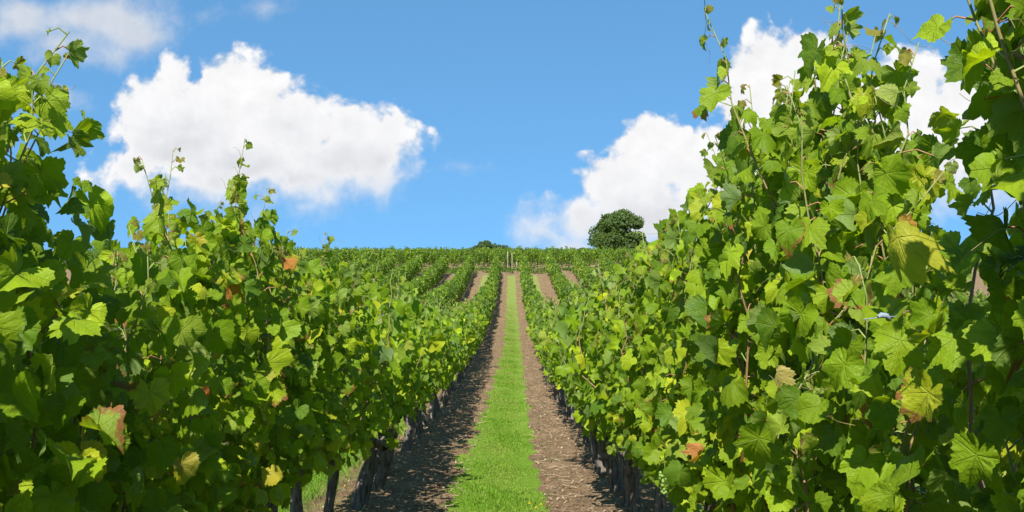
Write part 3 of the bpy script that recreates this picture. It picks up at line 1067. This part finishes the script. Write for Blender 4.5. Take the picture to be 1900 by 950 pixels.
tree("oak_tree", "large dark green oak tree standing on the skyline behind the right vines", at(1155, 180), 180, 13.2, hz(390, 180), hz(467, 180), .38, 42, 17000, 33, (.06, .095, .026), .40)
tree("low_tree", "small distant tree top showing over the crest left of the stakes", at(899, 200), 200, 5.2, hz(448, 200), hz(464, 200), .14, 12, 3000, 5, (.06, .095, .035), .34)
tree("low_tree", "flat hazy bush just right of the small distant tree top on the crest", at(923, 205), 205, 6.0, hz(457, 205), hz(466, 205), .12, 12, 2400, 9, (.055, .085, .04), .32)
tree("low_tree", "low dark bush peeping over the crest at the oak's left foot", at(1083, 185), 185, 3.0, hz(461, 185), hz(474, 185), .10, 8, 1200, 12, (.05, .085, .03), .32)


# ------------------------------------------------------------------ grass, litter, flowers
def blades(mb, x, y, h, w, tint, lean=.35):
    n = len(x)
    a = rng.uniform(0, 6.28, n)
    z = gz(y) + .0
    b = np.stack([x, y, z - .005], 1)
    sd = np.stack([np.cos(a), np.sin(a), 0 * a], 1) * (w / 2)[:, None]
    ld = np.stack([rng.normal(0, lean, n), rng.normal(0, lean, n), np.ones(n)], 1)
    m = b + ld * (h * .55)[:, None]
    tp = b + (ld + np.stack([rng.normal(0, lean, n), rng.normal(0, lean, n), -.15 * np.ones(n)], 1)) * h[:, None]
    v = np.stack([b - sd, b + sd, m + sd * .8, m - sd * .8, tp], 1).reshape(-1, 3)
    k = np.arange(n)[:, None] * 5
    quad = k + np.array([[0, 1, 2, 3]])
    tri = k + np.array([[3, 2, 4]])
    t = np.repeat(tint, 5, 0)
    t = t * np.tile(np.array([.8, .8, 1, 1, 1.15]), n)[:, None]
    mb.add(v, tri, quad, t)


GP = np.array([[.095, .215, .006], [.125, .27, .008], [.16, .32, .012], [.22, .34, .03], [.08, .175, .008], [.30, .32, .09]])
GW = np.array([.26, .3, .22, .1, .09, .03])


def grass_tint(n):
    return GP[rng.choice(6, n, p=GW)] * rng.uniform(.75, 1.05, (n, 1))


gb = MB()
n = 110000
y = 6.5 + 62 * rng.random(n) ** 2.1
l, r = strip_edges(y)
c, hw = (l + r) / 2, (r - l) / 2
u = rng.normal(0, .62, n)
keep = (np.abs(u) < 1.35) & (rng.random(n) > np.interp(y, [30, 66], [0, .97]))
y, c, hw, u = y[keep], c[keep], hw[keep], u[keep]
u = np.where(rng.random(len(u)) < .6, rng.uniform(-1.02, 1.02, len(u)), u)
x = c + u * hw + .045 * np.sin(y * 3.1) + .04 * np.sin(y * 7.7 + 1) + .04 * np.sin(y * 1.3 + 2)
patch = .75 + .35 * np.sin(2.3 * y + 3 * x) * np.sin(1.1 * y - 2)
h = rng.uniform(.015, .055, len(x)) * np.where(rng.random(len(x)) < .04, 1.9, 1) * patch * (1 - .3 * np.abs(u))
gt = grass_tint(len(x))
pale = np.clip(.3 + .75 * np.sin(1.7 * y + 4 * x) * np.sin(.9 * y + 2 - 3 * x) + .35 * rng.normal(size=len(x)) + np.interp(y, [8, 25, 45, 60], [-.1, .15, .6, .9]), 0, 1)[:, None]
gt = gt * (1 - .6 * pale) + np.array([.27, .31, .06]) * .6 * pale
blades(gb, x, y, h, .0035 + .00022 * y, gt)
n = 16000                                                     # weeds in the lane behind the left row
y = 6 + 12 * rng.random(n) ** 1.3
x = XL - .85 + rng.normal(0, .30, n)
blades(gb, x, y, rng.uniform(.05, .16, n), np.full(n, .006), grass_tint(n) * .95, .45)
cl_y = rng.uniform(7, 34, 110)                                 # tufts on the bare strips
for yy_ in cl_y:
    xx = rng.choice([rng.uniform(-1.0, -.6), rng.uniform(.36, .75)])
    m = rng.integers(10, 45)
    blades(gb, xx + rng.normal(0, .05, m), yy_ + rng.normal(0, .09, m), rng.uniform(.02, .05, m), np.full(m, .005), grass_tint(m))
tag(link("grass", gb.mesh("grass", M_GRASS)), "short bright green grass of the path between the vines", "grass", kind="stuff")
hb = MB()                                                     # rough growth on the headland
for k in range(260):
    xx, yy_ = rng.uniform(-14, 16), rng.uniform(86.8, 93.5)
    m = 22
    blades(hb, xx + rng.normal(0, .25, m), yy_ + rng.normal(0, .2, m), rng.uniform(.08, .38, m), np.full(m, .05), grass_tint(m) * .55, .5)
tag(link("weeds", hb.mesh("weeds", M_GRASS)), "rough low weeds along the bare headland below the crest", "weeds", kind="stuff")

lt = MB()
n = 9000
y = 6.3 + 36 * rng.random(n) ** 1.6
leftside = rng.random(n) < .5
x = np.where(leftside, rng.uniform(XL - .25, -.45, n), rng.uniform(.26, XR + .15, n))
sz = rng.uniform(.004, .014, n) * (1 + y * .012)
a = rng.uniform(0, 6.28, n)
el = rng.uniform(.3, 1.0, n)
LT = np.array([[.36, .27, .17], [.30, .21, .13], [.23, .15, .09], [.42, .34, .23], [.34, .15, .07], [.16, .11, .07]])
tt = LT[rng.choice(6, n, p=[.24, .28, .24, .05, .07, .12])] * .85 * rng.uniform(.8, 1.2, (n, 1))
red = (np.hypot((x + .72) / .12, (y - 9.9) / .7) < 1) & (rng.random(n) < .8)
tt[red] = np.array([.42, .13, .05]) * rng.uniform(.7, 1.2, (red.sum(), 1))
cz = gz(y) + .05 * np.minimum(np.abs(x + .16) / 1.1, 1) ** 2 + .016
dx = np.stack([np.cos(a) * sz, np.sin(a) * sz, rng.normal(0, .5, n) * sz], 1)
dy = np.stack([-np.sin(a) * sz * el, np.cos(a) * sz * el, rng.normal(0, .5, n) * sz], 1)
cc = np.stack([x, y, cz], 1)
up = np.array([0, 0, 1.0]) * (sz * rng.uniform(.2, .7, n))[:, None]
v = np.stack([cc - dx, cc - dy * .8 + up, cc + dx, cc + dy], 1).reshape(-1, 3)
lt.add(v, quad=np.arange(n)[:, None] * 4 + np.arange(4)[None], tint=np.repeat(tt, 4, 0))
n = 900
y = 6.3 + 20 * rng.random(n) ** 1.4
x = np.where(rng.random(n) < .5, rng.uniform(XL - .2, -.42, n), rng.uniform(.24, XR + .1, n))
a = rng.normal(0, .8, n)
ln, wd = rng.uniform(.02, .07, n), rng.uniform(.0012, .0028, n) * (1 + y * .05)
d1 = np.stack([np.cos(a) * ln, np.sin(a) * ln, rng.normal(0, .18, n) * ln], 1)
d2 = np.stack([-np.sin(a) * wd, np.cos(a) * wd, .4 * wd], 1)
cc = np.stack([x, y, gz(y) + .05 * np.minimum(np.abs(x + .16) / 1.1, 1) ** 2 + .018], 1)
tt = np.array([[.34, .25, .15], [.28, .20, .12], [.14, .10, .06]])[rng.integers(0, 3, n)]
lt.add(np.stack([cc - d1 - d2, cc + d1 - d2, cc + d1 + d2, cc - d1 + d2], 1).reshape(-1, 3), quad=np.arange(n)[:, None] * 4 + np.arange(4)[None], tint=np.repeat(tt, 4, 0))
tag(link("leaf_litter", lt.mesh("leaf_litter", M_DRY, False)), "dry leaf scraps and straw scattered on the bare soil under the vines", "litter", kind="stuff")


def flower(px, py, d, label):
    x = (px - 950) / 1900 * d
    root = link("dandelion", None, None, (x, d, float(gz(d))))
    mb = MB()
    tube(mb, [(0, 0, -.01), (.004, 0, .035), (.002, 0, .075)], [.0018, .0016, .0016], 5)
    link("stalk", mb.mesh("stalk", M_STALK), root)
    mb = MB()
    for ring, (rr, zz, k) in enumerate(((.015, .078, 14), (.010, .082, 10), (.005, .085, 6))):
        for j in range(k):
            a = 6.283 * j / k + ring * .3
            e = np.array([math.cos(a), math.sin(a), 0])
            s = np.array([-math.sin(a), math.cos(a), 0]) * .0022
            c0 = np.array([.002, 0, zz - .004])
            mb.add([c0, c0 + e * rr * .6 - s + [0, 0, .003], c0 + e * rr + [0, 0, .001 + .004 * ring], c0 + e * rr * .6 + s + [0, 0, .003]], quad=[[0, 1, 2, 3]])
    link("flower_head", mb.mesh("flower_head", M_PETAL), root)
    tag(root, label, "flower", "yellow flowers in the grass")


flower(994, 945, 8.05, "larger yellow flower at the bottom edge of the grass, right side")
flower(1003, 936, 8.2, "small yellow flower at the grass edge, right of the larger one")
flower(982, 938, 8.25, "tiny yellow flower in the grass left of the larger one")
